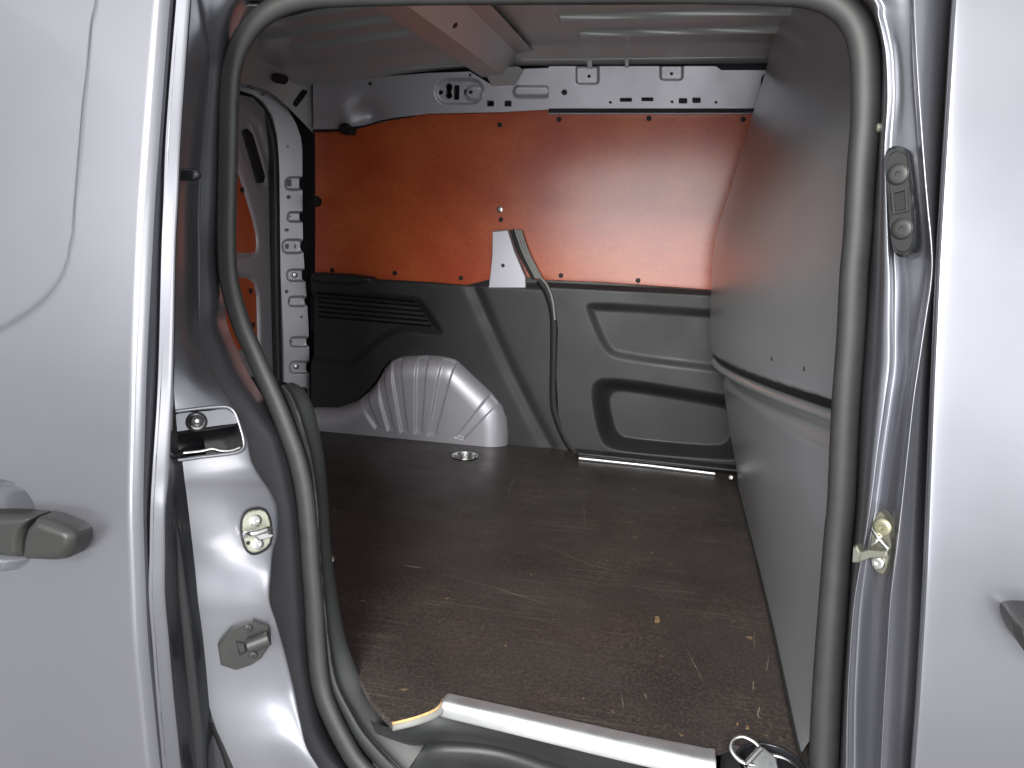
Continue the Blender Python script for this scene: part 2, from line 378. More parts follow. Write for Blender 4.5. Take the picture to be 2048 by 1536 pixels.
# roof-edge seam above the rail with clips
for px, py, wd in [(1180, 130, 5), (1254, 128, 4)]:
    prism('clip', [U(px-wd, py-9, y=1.36), U(px+wd, py-9, y=1.36), U(px+wd, py+7, y=1.36), U(px-wd, py+7, y=1.36)], (0, -1, 0), .008, inner_paint, rail2)
for k, (px, py) in enumerate([(692, 258), (704, 262), (632, 403)]):
    disc('cable_clip', U(px, py, y=1.41), (0, -1, 0), [.018, .013, .018][k], .02, black, rail, 14)
tube('cable', [U(626, 262, y=1.42), U(660, 262, y=1.42), U(690, 258, y=1.42), U(730, 252, y=1.42), U(770, 241, y=1.43), U(830, 231, y=1.437)], .003, black, rail, 8, n=20)

# ------------------------------------------------------------------ roof
def ribline(p, q, z=1.78, zq=None): return [tuple(U(*p, z=z)[:2]), tuple(U(*q, z=zq or z)[:2])]
ribs_r = [ribline((1110, 14), (1640, 4)), ribline((1120, 43), (1640, 30)), ribline((1160, 73), (1640, 62))]
ribs_l = [ribline((505, 66), (790, 33), 1.725, 1.755), ribline((520, 90), (830, 60), 1.725, 1.755), ribline((585, 111), (880, 85), 1.725, 1.755)]
beam_x = U(985, 166, z=1.725)[0]
def roof_surf(a, b):
    z = 1.785-.03*sst(b, 1.28, 1.40)+.012*np.sin(np.clip((b-.1)/1.3, 0, 1)*math.pi)
    z = z-.055*sst(-a, .55, 1.3)
    for r_ in ribs_r: z = z-.015*(1-sst(dline(r_, a, b), .003, .0085))
    for r_ in ribs_l: z = z-.015*(1-sst(dline(r_, a, b), .003, .0085))
    return z
sheet('roof_panel', [(-1.4, .12), (.55, .12), (.55, 1.40), (-1.4, 1.40)], .0035, roof_surf, roof_paint, axis='xy', thick=0, parent=van)
# bright folded edge where the roof meets the side
ed = [[U(1045, 116, y=1.375), U(1300, 113, y=1.375), U(1640, 108, y=1.375)], [U(1045, 120, y=1.36), U(1300, 117, y=1.36), U(1640, 112, y=1.36)], [U(1045, 121, y=1.385), U(1300, 118, y=1.385), U(1640, 113, y=1.385)]]
loft('roof_fold', ed, 20, 3, roof_paint, van)
ed = [[U(620, 148, y=1.37), U(760, 138, y=1.37), U(950, 124, y=1.37)], [U(620, 153, y=1.36), U(760, 143, y=1.36), U(950, 129, y=1.36)], [U(620, 155, y=1.385), U(760, 146, y=1.385), U(950, 132, y=1.385)]]
loft('roof_fold', ed, 20, 3, roof_paint, van)
# cross beam
def two(p, q, z, yn, yf):
    a, b = U(*p, z=z), U(*q, z=z); return [a+(b-a)*(y-a[1])/(b[1]-a[1]) for y in (yn, (yn+yf)/2, yf)]
bl = two((765, 25), (985, 168), 1.722, .15, 1.40); br = two((858, 43), (1028, 167), 1.722, .15, 1.40); bt = two((945, 20), (1045, 118), 1.775, .15, 1.40)
bl2 = [p+np.array((-.02, 0, .06)) for p in bl]; bt2 = [p+np.array((.05, 0, .004)) for p in bt]
beam = loft('roof_crossbeam', [bl2, bl, br, bt, bt2], 40, 3, roof_paint, van, smooth_across=False, auto=25)
for px, py, r_ in [(912, 48, .011)]:
    n_ = np.array((.78, 0, -.62)); disc('hole', UP(px, py, br[1]*.5+bt[1]*.5, n_), n_, r_, .002, black, beam, 14)
# gusset joining beam and rail
gp = [U(968, 140, y=1.36), U(1038, 134, y=1.36), U(1046, 140, y=1.36), U(1030, 170, y=1.39), U(984, 172, y=1.39)]
prism('beam_foot', gp, (0, -1, 0), .01, roof_paint, beam)

# ------------------------------------------------------------------ plastic trim, rear section
trim_l = [(622, 546), (640, 545), (700, 548), (742, 554), (750, 559), (860, 565), (930, 571), (960, 564), (985, 556), (1060, 556), (1082, 566), (1094, 590), (1101, 630), (1104, 700), (1104, 800), (1114, 845), (1135, 885), (1142, 905), (1012, 905),
          (1015, 870), (1010, 836), (1001, 812), (979, 784), (937, 743), (911, 719), (885, 713), (856, 710), (800, 712), (779, 721), (764, 739), (751, 763), (733, 783), (715, 799), (700, 807), (675, 815), (622, 815)]
tl = xz(trim_l, YT)
rec = chaikin(xz([(560, 578), (700, 580), (832, 590), (848, 600), (888, 660), (885, 672), (868, 675), (815, 668), (790, 672), (760, 690), (715, 732), (695, 740), (640, 730), (560, 725)], YT), 2)
dg = xz([(940, 560), (975, 640), (1020, 740), (1065, 830), (1100, 895)], YT)
capz = xz([(622, 540), (730, 550), (745, 560), (720, 572), (622, 568)], YT)
def trim_l_surf(a, b):
    d = -sdf(rec, a, b)
    y = YT + .022*sst(d, 0, .036) - .012*sst(-sdf(chaikin(capz, 2), a, b), 0, .012)
    y = y + .008*np.exp(-(dline(dg, a, b)/.020)**2)
    y = y + .016*sst(b, 1.085, 1.115)*(1-sst(-sdf(capz, a, b), -.004, .006))
    return y
slots = []
for k in range(6):
    x1, y1 = 826+k*6.3, 604+k*9.9; y0 = 586+k*9.6
    slots.append(xz([(631, y0-2.3), (x1, y1-2.3), (x1+3, y1+2.3), (631, y0+2.3)], YT))
trimL = sheet('rear_side_trim', tl, .0025, trim_l_surf, plastic, holes=slots, thick=.02, parent=van, label='charcoal plastic lower side panel with slotted vent and wheel arch cutout')
sheet('vent_shade_sheet', xz([(622, 575), (880, 575), (880, 675), (622, 660)], YT+.05), .02, lambda a, b: YT+.05+0*a, shade_dark, thick=0, parent=trimL)  # dark sheet added behind the slots as the cavity's shade

# ------------------------------------------------------------------ wheel arch
arch = [(600, 815), (675, 816), (700, 808), (716, 800), (735, 784), (753, 764), (766, 739), (780, 722), (800, 714), (856, 711), (885, 714), (911, 720), (938, 745), (981, 786), (1003, 813), (1012, 838), (1015, 870), (1013, 905), (600, 880)]
ar = chaikin(xz(arch[:-2]+[(1015, 1010), (600, 1010)], YT-.02), 2)
def wpx(a, b): return (620+a/4.876, 690+b/4.876)
pleats = [((650, 812), (700, 803), (545, 480), (455, 530)), ((770, 832), (838, 822), (700, 225), (640, 355)), ((895, 848), (968, 842), (880, 90), (775, 140)), ((1030, 855), (1103, 858), (1155, 85), (1035, 85)), ((1155, 872), (1235, 880), (1432, 120), (1290, 95)), ((1425, 890), (1510, 912), (1850, 555), (1765, 455))]
pl = [xz([wpx(*q_) for q_ in q], YT-.035) for q in pleats]
def arch_surf(a, b):
    d = np.clip(-sdf(ar, a, b), 0, None)
    t = np.clip(d/.075, 0, 1); y = YT+.012-.060*np.sqrt(np.clip(1-(1-t)**2.2, 0, 1))
    for q in pl: y = y+.0085*sst(-sdf(q, a, b), -.002, .0055)*sst(d, .0, .012)
    return y
wa = sheet('wheel_arch', xz(arch, YT-.01), .002, arch_surf, inner_paint, thick=.01, parent=van, label='bare painted wheel arch with pressed radiating ribs')

# ------------------------------------------------------------------ plastic trim, front section
trim_r = [(1086, 562), (1200, 567), (1440, 584), (1640, 600), (1640, 965), (1165, 912), (1148, 898), (1128, 868), (1117, 830), (1113, 750), (1116, 660), (1112, 625), (1098, 580)]
tr = xz(trim_r, YR)
up_rec = chaikin(xz([(1168, 606), (1195, 602), (1430, 617), (1640, 632), (1640, 770), (1430, 748), (1240, 724), (1205, 708), (1172, 632)], YR), 2)
pk_o = chaikin(xz([(1180, 764), (1215, 750), (1440, 786), (1520, 800), (1520, 925), (1430, 920), (1235, 904), (1200, 892), (1182, 810)], YR), 2)
pk_i = chaikin(xz([(1224, 790), (1250, 786), (1430, 818), (1453, 824), (1456, 880), (1430, 892), (1260, 876), (1238, 868), (1224, 815)], YR+.08), 2)
def trim_r_surf(a, b):
    y = YR + .014*sst(-sdf(up_rec, a, b), 0, .032)
    do = np.clip(-sdf(pk_o, a, b), 0, None); di = np.clip(sdf(pk_i, a, b), 0, None)
    y = y + .085*np.where(do > 0, sst(do/(do+di+1e-6), .0, .92), 0)
    y = y + .022*sst(b, 1.10, 1.118)
    return y
trimR = sheet('front_side_trim', tr, .003, trim_r_surf, plastic, thick=.05, parent=van, label='charcoal plastic lower side panel with deep map pocket')
# dark joint between both panels and floor channel below
jp = [(1078, 560), (1095, 585), (1107, 630), (1108, 700), (1107, 800), (1116, 842), (1135, 885), (1158, 912)]
tube('panel_joint', [U(a, b, y=1.405) for a, b in jp], .013, black, van, 8, n=40, flat=.5)
tube('joint_piping', [U(a, b, y=1.368) for a, b in [(1082, 556), (1095, 572), (1105, 600), (1110, 640)]], .0035, rubber_grey, van, 8, n=16)
ch = [[U(1148, 897, y=1.372), U(1300, 912, y=1.372), U(1480, 931, y=1.372)], [U(1155, 907, z=.60), U(1300, 922, z=.60), U(1480, 942, z=.60)], [U(1160, 915, z=ZF+.004), U(1300, 929, z=ZF+.004), U(1480, 949, z=ZF+.004)]]
loft('floor_channel', ch, 16, 3, plastic, van)
tube('aluminium_trim_strip', [U(1158, 917, z=ZF+.006), U(1300, 932, z=ZF+.006), U(1430, 948, z=ZF+.006)], .0045, alu, van, 6, flat=.6)

# ------------------------------------------------------------------ post bracket standing over the plywood
bp = [(990, 462), (1020, 459), (1034, 500), (1056, 555), (1056, 575), (982, 575), (984, 556), (988, 510)]
post = prism('pillar_post', [U(a, b, y=1.452) for a, b in bp], (0, -1, 0), .035, inner_paint, van, cham=.004, back=0)
disc('hole', U(1006, 531, y=1.4165), (0, -1, 0), .006, .001, black, post, 12)
ep = [(1024, 459), (1037, 498), (1052, 530), (1066, 556)]
tube('edge_gap', [U(a, b, y=1.425) for a, b in ep], .006, black, post, 8, n=14)
for k in range(3):
    tube('edge_seal', [U(a+7+5*k, b+(2 if k == 2 else 0), y=1.425+.004*k) for a, b in ep], .0055, rubber_grey, post, 8, n=14)

# ------------------------------------------------------------------ load floor
fl = [(-1.35, 1.44), (-1.35, .30)] + [tuple(p) for p in xy([(655, 1130), (668, 1180), (686, 1270), (713, 1345), (744, 1401), (768, 1428), (785, 1445), (835, 1432), (872, 1416), (890, 1396), (1415, 1504), (1462, 1488)], ZF)]
fl += [tuple(p) for p in xy([(1700, 1560)], ZF)] + [(.30, 1.44)]
cup_c = U(1540, 1535, z=ZF)
hole2 = U(930, 913, z=ZF)
floor = sheet('floor_board', fl, .008, lambda a, b: ZF+0*a, floor_mat, axis='xy', holes=[circ(hole2[0], hole2[1], .040, 24), circ(cup_c[0], cup_c[1], .044, 28)], thick=-.012, parent=van, label='worn dark brown plywood load floor with scratches')
for pts, r_ in [([(785, 1447), (835, 1434), (872, 1418), (886, 1398)], .0022), ([(1415, 1499), (1462, 1488)], .0018)]:
    tube('board_edge', [U(a, b, z=ZF-.002) for a, b in pts], r_, ply_edge, floor, 6, n=14)
tube('edge_underlay', [U(a, b, z=ZF-.009) for a, b in [(785, 1454), (835, 1442), (872, 1427), (886, 1412)]], .006, rubber_grey, floor, 6, n=12)
scr = [([(918, 1040), (925, 1020), (945, 1002), (976, 989)], .0009), ([(1018, 988), (1018, 975), (1030, 958), (1042, 948)], .0009), ([(806, 1130), (850, 1139)], .0022), ([(870, 1146), (980, 1175), (1130, 1220)], .0007), ([(1058, 1146), (1066, 1150)], .0022),
       ([(1370, 1290), (1395, 1345), (1412, 1375)], .0007), ([(1510, 1262), (1510, 1300)], .0010), ([(1537, 1310), (1530, 1345)], .0009), ([(1506, 1360), (1507, 1385)], .0015), ([(1519, 1410), (1517, 1432), (1522, 1440)], .0018), ([(1245, 1390), (1247, 1420)], .0009), ([(1290, 1385), (1292, 1400)], .0012),
       ([(720, 905), (860, 930), (960, 945)], .0006), ([(1165, 1000), (1170, 1060)], .0006), ([(1070, 1080), (1180, 1130), (1290, 1150)], .0006), ([(690, 975), (800, 985)], .0006)]
scratch_mat = M('scratch', (.21, .165, .125), .7, var=(200, .5))
for pts, r_ in scr:
    tube('scratch', [U(a+random.uniform(-2, 2), b+random.uniform(-1.5, 1.5), z=ZF+.0001) for a, b in pts], np.array([r_*1.0*abs(math.sin(3.1*i/13+.05))*random.uniform(.3, 1.1) for i in range(14)]), scratch_mat, floor, 6, n=14, flat=.25, ref=(0, 0, 1))
blob_mat = M('worn_patch', (.27, .17, .085), .7, var=(250, .45), bump=(200, .2, .0006))
for cx, cy, s in [(1314, 1239, 5), (1495, 1455, 3), (1475, 1448, 2)]:
    q = [(cx+s*math.cos(t)*(1+.3*math.sin(3*t+cx)), cy+1.7*s*math.sin(t)*(1+.25*math.cos(2*t))) for t in np.linspace(0, 6.1, 12)]
    prism('worn_spot', [U(a, b, z=ZF) for a, b in q], (0, 0, 1), .0005, blob_mat, floor, cham=.0003)

def cup(P, r, name, depth=.035, rim=steel):
    prof = [(1.02, .0025), (1.0, .004), (.93, .0035), (.90, -.004), (.82, -depth), (.0001, -depth)]
    V = []; F = []; seg = 32
    for rr, hh in prof:
        for s in range(seg): t = 2*math.pi*s/seg; V.append((P[0]+r*rr*math.cos(t), P[1]+r*rr*math.sin(t), P[2]+hh))
    for q in range(len(prof)-1):
        for s in range(seg): F.append((q*seg+s, q*seg+(s+1) % seg, (q+1)*seg+(s+1) % seg, (q+1)*seg+s))
    return mesh_obj(name, V, F, rim, van, auto=50)
c1 = cup(hole2, .041, 'tie_down_cup', rim=steel)
tube('ring', [(hole2[0]-.02+.028*math.cos(t), hole2[1]+.02*math.sin(t), hole2[2]-.028+.004*math.sin(t)) for t in np.linspace(0, 6.283, 24)[:-1]], .005, steel, c1, 8, closed=True, ref=(0, 0, 1))
prism('anchor', [(hole2[0]+x, hole2[1]+y, hole2[2]-.034) for x, y in ((-.008, -.02), (.024, -.02), (.024, .014), (-.008, .014))], (0, 0, 1), .012, steel, c1, cham=.003)
c2 = cup(cup_c, .047, 'tie_down_ring', rim=gloss_black, depth=.03)
tube('rim', [(cup_c[0]+.0445*math.cos(t), cup_c[1]+.0445*math.sin(t), ZF+.003) for t in np.linspace(0, 6.283, 40)[:-1]], .0022, gloss_black, c2, 8, closed=True, ref=(0, 0, 1))
n_r = -fw*.6+np.array((0, 0, .8)); n_r /= np.linalg.norm(n_r)
P0r = U(1495, 1520, z=ZF+.012)
rp = [(1508, 1531), (1488, 1526), (1470, 1512), (1461, 1493), (1468, 1478), (1484, 1473), (1502, 1480), (1516, 1491), (1521, 1501)]
tube('ring', [UP(a, b, P0r, n_r) for a, b in rp], .0032, steel, c2, 10, n=30, ref=tuple(n_r))
brk = [(1493, 1526), (1518, 1496), (1527, 1500), (1550, 1520), (1556, 1548), (1500, 1560), (1485, 1536)]
prism('anchor', [UP(a, b, P0r-n_r*.012, n_r) for a, b in brk], n_r, .010, steel, c2, cham=.003)
tube('hinge_pin', [UP(1490, 1530, P0r, n_r), UP(1521, 1497, P0r, n_r)], .0045, steel, c2, 10, ref=tuple(n_r))
tube('ring', [(cup_c[0]+.01+.030*math.cos(t), cup_c[1]+.032*math.sin(t), ZF-.004) for t in np.linspace(-.6, 1.9, 18)], .0035, steel, c2, 8, ref=(0, 0, 1))

# ------------------------------------------------------------------ aluminium sill edge and plastic step
def edge(pts, z): return [U(a, b, z=z) for a, b in pts]
e0 = edge([(897, 1386), (1060, 1421), (1240, 1461), (1416, 1496), (1418, 1497)], ZF+.0035)
e1_ = edge([(890, 1392), (1055, 1429), (1238, 1470), (1416, 1507), (1418, 1508)], ZF+.004)
e2_ = edge([(884, 1403), (1052, 1440), (1235, 1482), (1416, 1521), (1418, 1522)], ZF+.003)
e3_ = edge([(880, 1416), (1048, 1455), (1232, 1499), (1416, 1540), (1418, 1541)], ZF-.006)
e4_ = edge([(878, 1430), (1046, 1472), (1230, 1517), (1416, 1560), (1418, 1561)], ZF-.020)
e5_ = edge([(882, 1434), (1046, 1474), (1230, 1519), (1416, 1562), (1418, 1563)], ZF-.024)
sp = loft('sill_edge_strip', [e0, e1_, e2_, e3_, e4_, e5_], 60, 4, alu, van, label='bright rounded aluminium edging along the floor sill')
so = sp.modifiers.new('thick', 'SOLIDIFY'); so.thickness = .0015; so.offset = -1
# step below it
s0 = [U(740, 1440, z=ZF-.035), U(790, 1455, z=ZF-.03), U(870, 1432, z=ZF-.03), U(1046, 1474, z=ZF-.03), U(1230, 1519, z=ZF-.03), U(1420, 1560, z=ZF-.03), U(1460, 1487, z=ZF-.018), U(1640, 1520, z=ZF-.018)]
s1 = [U(745, 1450, z=ZF-.05), U(800, 1470, z=ZF-.05), U(880, 1460, z=ZF-.05), U(1040, 1490, z=ZF-.055), U(1220, 1535, z=ZF-.055), U(1420, 1580, z=ZF-.055), U(1500, 1600, z=ZF-.055), U(1660, 1640, z=ZF-.055)]
s2 = [U(750, 1465, z=ZF-.07), U(815, 1484, z=ZF-.07), U(890, 1478, z=ZF-.075), U(1010, 1494, z=ZF-.08), U(1180, 1545, z=ZF-.08), U(1420, 1610, z=ZF-.08), U(1500, 1640, z=ZF-.08), U(1660, 1680, z=ZF-.08)]
s3 = [U(755, 1490, z=ZF-.095), U(830, 1510, z=ZF-.105), U(890, 1505, z=ZF-.11), U(1010, 1520, z=ZF-.11), U(1180, 1580, z=ZF-.11), U(1420, 1650, z=ZF-.11), U(1500, 1690, z=ZF-.11), U(1660, 1720, z=ZF-.11)]
s4 = [np.array((p[0], min(p[1]-.03, -.035), ZF-.15)) for p in s3]
loft('step_trim', [s0, s1, s2, s3, s4], 90, 6, plastic3, van, label='dark plastic entry step under the sill edging')
# rocker panel below the step
loft('rocker_panel', [[np.array((x, y, z)) for x in (-1.5, -.3, .9)] for y, z in ((.02, .425), (-.045, .418), (-.062, .40), (-.066, .33), (-.05, .24), (.0, .19))], 20, 4, paint, van)

# ------------------------------------------------------------------ bulkhead
sil = [(1590, -10), (1557, 67), (1547, 123), (1530, 180), (1513, 230), (1497, 283), (1467, 383), (1443, 450), (1433, 493), (1428, 579), (1424, 672), (1430, 712), (1444, 740), (1450, 795), (1470, 912), (1480, 962)]
YS = 1.22
sp_ = np.array([U(a, b, y=YS) for a, b in sil]); o_ = np.argsort(sp_[:, 2])
def Xs(z): return np.interp(z, sp_[o_, 2], sp_[o_, 0])
def Xn(z): return np.interp(z, [.3, .57, .95, 1.1, 1.46, 1.6, 1.8], [.225, .224, .355, .38, .38, .385, .42])
zk = np.linspace(.3, 1.85, 63)
ker = np.exp(-np.linspace(-2, 2, 7)**2); ker /= ker.sum()
xs_s = np.convolve(np.pad(Xs(zk), 3, 'edge'), ker, 'valid')
def Xs2(z): return np.interp(z, zk, xs_s)
def bulk_surf(y, z):
    s = np.clip((y-.14)/(YS-.14), -.2, 1)
    r_ = 1-s; x = Xs2(z)+(Xn(z)-Xs2(z))*(r_**1.7)
    x = x+.10*(np.clip(y-YS, 0, 1)/.17)**2
    zb = 1.035-.080*np.clip((y-.14)/(YS-.14), 0, 1.2)+.0*s
    d = z-zb
    lap = .020*sst(d, -.001, .0045)*(.5+.5*(1-s))                                # upper sheet laps over the lower one
    bead = .020*np.exp(-((d+.026)/.013)**2)
    x = x-lap-bead+.016*np.exp(-((d+.006)/.007)**2)*(1-s*.5)+.012*np.exp(-((d+.058)/.016)**2)
    x = x+.008*(np.clip(.085-y, 0, 1)/.065)**2*(1-sst(z, .75, .95))
    return x-.003*np.sin(y*4+z*5)
bulk = sheet('bulkhead', [(.058, .562), (1.44, .562), (1.44, 1.84), (.13, 1.84), (.12, .80), (.09, .67), (.058, .60)], .005, bulk_surf, bulk_paint, axis='yz', thick=0, parent=van, label='plain grey steel bulkhead behind the cab with pressed crease')
yc = np.linspace(.12, 1.30, 60); zc_ = 1.035-.080*np.clip((yc-.14)/(YS-.14), 0, 1.2)-.004
tube('crease_gap', np.stack([bulk_surf(yc, zc_-.012)-.001, yc, zc_-.001], 1), np.interp(yc, [.12, .5, 1.3], [.0085, .006, .0025]), black, bulk, 8, ref=(1, 0, 0), flat=.6)
for px, py in [(1474, 700), (1548, 722), (1614, 742)]:
    a = U(px, py, x=.19); tube('spot_mark', [a+np.array((-.004, 0, 0)), U(px, py-8, x=.19)+np.array((-.004, 0, 0))], .0012, black, bulk, 6)
lb = [(x, y) for x, y in ((.16, 0), (.4, 0), (.7, 0), (1.0, 0), (1.3, 0))]
tube('bulkhead_foot_bead', [(float(bulk_surf(np.array(y), np.array(ZF+.004)))-.002, y, ZF+.003) for y in np.linspace(.0, 1.35, 24)], .003, plastic2, bulk, 6, ref=(0, 0, 1))
kk0 = M('dull_zinc', (.4, .4, .38), .4, .8)
d0 = U(1462, 955, z=ZF+.02); disc('foot_clip', d0, (-.3, -.9, .3), .007, .006, kk0, bulk, 10)

# ------------------------------------------------------------------ rear frame, rear door
XR = -1.27
KF = 1.1                                         # the pillar face is turned towards the side door
NF = np.array((1, -KF, 0.)); PF = np.array((XR, 1.46, 1.2))
def FR(a, b, o=0.): return UP(a, b, PF+NF*o/np.linalg.norm(NF), NF)
def fz(pts): return np.array([FR(a, b)[[1, 2]] for a, b in pts])
fr = [(603, 300), (604, 340), (608, 500), (615, 640), (618, 740), (623, 830), (640, 900), (560, 900), (568, 760), (564, 640), (561, 500), (557, 330), (553, 272), (544, 232), (526, 203), (505, 189), (470, 178), (440, 175), (440, 150), (490, 160), (520, 172), (545, 185), (572, 213), (590, 246), (600, 275)]
frp = fz(fr)
tabs = [fz(rrect(592, 367, 42, 28, .4)), fz(rrect(596, 434, 38, 22, .4)), fz(rrect(590, 493, 46, 30, .4)), fz(rrect(597, 551, 44, 26, .4)), fz(rrect(597, 603, 40, 22, .4)), fz(rrect(600, 684, 42, 22, .4)), fz(rrect(602, 735, 46, 26, .4))]
def frame_surf(y, z):
    x = XR+KF*(y-1.46)
    for t_ in tabs: x = x-.012*sst(-sdf(t_, y, z), -.001, .007)
    return x+.003*np.sin(z*9)
fh = [fz(rrect(585, 366, 10, 14, .1)), fz(circ(578, 394, 4.5)), fz(circ(587, 433, 2.5)), fz(rrect(575, 460, 8, 6, .2)), fz(rrect(582, 493, 8, 10, .1)), fz(rrect(598, 493, 4, 8, .2)), fz(circ(573, 583, 4)), fz(circ(584, 602, 3)), fz(circ(602, 634, 3)), fz(circ(587, 683, 3)), fz(circ(574, 293, 2.5)), fz(chaikin([(518, 192), (528, 182), (532, 190)], 1)), fz(rrect(500, 174, 14, 5, .4, 25))]
frame = sheet('rear_door_frame', frp, .0025, frame_surf, inner_paint, axis='yz', holes=fh, thick=-.02, parent=van)
for px, py in [(589, 550), (592, 733), (606, 782)]:
    disc('bolt', FR(px, py, -.006 if py < 770 else 0), NF, .010 if py < 770 else .016, .007, steel if py < 770 else plastic2, frame, 14)
hd = [[U(470, 85, x=XR+.08), U(560, 108, x=XR+.07), U(640, 150, y=1.41)], [U(470, 118, x=XR+.05), U(560, 140, x=XR+.04), U(632, 172, y=1.44)], [U(470, 165, x=XR+.01), U(545, 188, x=XR+.005), U(628, 268, y=1.47)]]
header = loft('rear_header', hd, 30, 8, roof_paint, van)
for px, py, sx_, sy_, an in [(559, 157, 34, 20, 12), (601, 197, 16, 40, 35)]:
    q = rrect(px, py, sx_, sy_, .45, an); P0h = U(px, py, x=XR+.052); nh = np.array((.85, -.35, -.4))
    prism('slot', [UP(a, b, P0h, nh) for a, b in q], nh, .004, black, header)
tube('rear_door_seal', [FR(a, b, -.006) for a, b in [(558, 900), (556, 760), (553, 640), (551, 500), (549, 340), (545, 285), (534, 240), (517, 212), (498, 198), (460, 190)]], .016, rubber, van, 10, n=60, ref=(1, 0, 0))
XD = -1.345
rd = yz([(420, 180), (500, 195), (528, 225), (545, 280), (560, 340), (575, 900), (420, 900)], XD)
r1 = chaikin(yz([(430, 300), (468, 318), (487, 360), (515, 460), (518, 500), (505, 515), (430, 515)], XD), 1)
r2 = chaikin(yz([(430, 545), (495, 548), (512, 562), (520, 600), (522, 720), (430, 720)], XD), 1)
r3 = chaikin(yz([(476, 240), (492, 240), (505, 256), (536, 360), (530, 376), (515, 376), (476, 280)], XD), 1)
def rdoor(y, z):
    x = XD+0*y
    for q, h_ in ((r1, .014), (r2, .014), (r3, .010)): x = x-h_*sst(-sdf(q, y, z), -.008, .012)
    return x+.010*sst(sdf(rd, y, z), -.07, -.045)
rdo = sheet('rear_door', rd, .004, rdoor, inner_paint, axis='yz', thick=-.02, parent=van, label='inside of the closed rear door with orange plywood inserts')
pa = [(430, 325), (463, 330), (474, 350), (502, 440), (512, 480), (512, 500), (505, 506), (430, 505)]
pb = [(430, 553), (492, 556), (505, 566), (510, 590), (512, 700), (430, 700)]
for q in (pa, pb):
    prism('plywood_insert', [U(a, b, x=XD-.013) for a, b in q], (1, 0, 0), .006, ply, rdo, cham=.002)
for px, py in [(484, 380), (501, 582), (506, 650), (492, 352)]:
    disc('screw', U(px, py, x=XD-.006), (1, 0, 0), .009, .004, plastic2, rdo, 12)
gv = [(483, 262), (492, 257), (500, 266), (526, 355), (523, 366), (513, 366)]
prism('pull_grip', [U(a, b, x=XD-.008) for a, b in gv], (1, 0, 0), .010, plastic2, rdo, cham=.004)

# ------------------------------------------------------------------ left door jamb
rows = [-80, 0, 50, 100, 150, 256, 400, 512, 600, 650, 700, 745, 790, 829, 872, 921, 955, 982, 1014, 1068, 1103, 1148, 1200, 1245, 1306, 1379, 1446, 1494, 1536, 1600, 1760]
c_left = np.interp(rows, [-80, 0, 800, 815, 926, 988, 1068, 1175, 1251, 1341, 1421, 1454, 1536, 1600, 1760], [360, 355, 325, 325, 357, 362, 373, 384, 394, 406, 417, 432, 467, 492, 540])
c_crease = np.interp(rows, [-80, 0, 60, 100, 150, 256, 400, 512, 650, 700, 745, 790, 829, 872, 921, 955, 982, 1014, 1068, 1103, 1148, 1200, 1245, 1306, 1379, 1446, 1494, 1536, 1600, 1760],
                     [392, 404, 414, 420, 418, 411, 401, 401, 402, 409, 427, 456, 480, 496, 506, 524, 542, 555, 557, 548, 544, 542, 555, 572, 590, 604, 616, 640, 680, 770])
c_line = np.interp(rows, [-80, 0, 50, 100, 150, 256, 400, 512, 650, 700, 745, 800, 867, 934, 1014, 1095, 1175, 1204, 1312, 1392, 1446, 1491, 1536, 1600, 1760],
                   [560, 490, 463, 450, 443, 436, 433, 427, 441, 462, 482, 515, 553, 575, 588, 596, 601, 604, 610, 622, 637, 658, 688, 735, 860])
dc = np.interp(rows, [0, 600, 830, 1000, 1600], [.065, .065, .085, .090, .085])
def col_(px, gfun, off): return [US(a, b, gfun, o) for a, b, o in zip(px, rows, np.broadcast_to(off, len(rows)))]
L0 = col_(c_left, y_body, .0)
L1 = col_(c_left+(c_crease-c_left)*.5, y_body, dc*.45)
PLn = [US(a+4, b, y_seal, .0) for a, b in zip(c_line, rows)]
oc = []
for p, a, b in zip(PLn, c_crease, rows):
    q = U(a, b, x=p[0]-.006); lo = float(y_body(q[2]))
    oc.append(min(max(q[1]-lo, .03), float(y_seal(q[2]))-lo-.008))
oc = np.convolve(np.pad(np.array(oc), 1, 'edge'), [.25, .5, .25], 'valid'); dc = oc
L1 = col_(c_left+(c_crease-c_left)*.5, y_body, dc*.42)
L2 = col_(c_crease-9, y_body, dc-.010)
L3 = col_(c_crease-1, y_body, dc)
L4 = [p+(q-p)*.22 for p, q in zip(L3, PLn)]
L5 = [p+(q-p)*.75 for p, q in zip(L3, PLn)]
L6 = col_(c_line+14, y_seal, .022)
rail_cut = chaikin([(320, 826), (443, 812), (466, 817), (478, 845), (490, 888), (482, 904), (430, 911), (320, 922)], 1)
jamb = loft('rear_door_jamb', [L0, L1, L2, L3, L4, L5, L6], 500, 10, paint, van, cutpoly=rail_cut, label='silver door pillar beside the open sliding door')
JG = np.array([cr(c, 500) for c in (L0, L1, L2, L3)])
JG = np.stack([cr(JG[:, j], 31) for j in range(500)], 1)
JD = JG-CAM; JP = np.stack([1024+FPX*(JD@rt)/(JD@fw), 768-FPX*(JD@up)/(JD@fw)], -1)
def jamb_at(px, py):                              # point and outward normal of the pillar face
    i, j = np.unravel_index(np.argmin((JP[..., 0]-px)**2+(JP[..., 1]-py)**2), JP.shape[:2])
    i0, i1, j0, j1 = max(i-3, 0), min(i+3, 30), max(j-6, 0), min(j+6, 499)
    n = np.cross(JG[i1, j]-JG[i0, j], JG[i, j1]-JG[i, j0]); n /= np.linalg.norm(n)
    return JG[i, j], n*(-1 if n@(JG[i, j]-CAM) > 0 else 1)
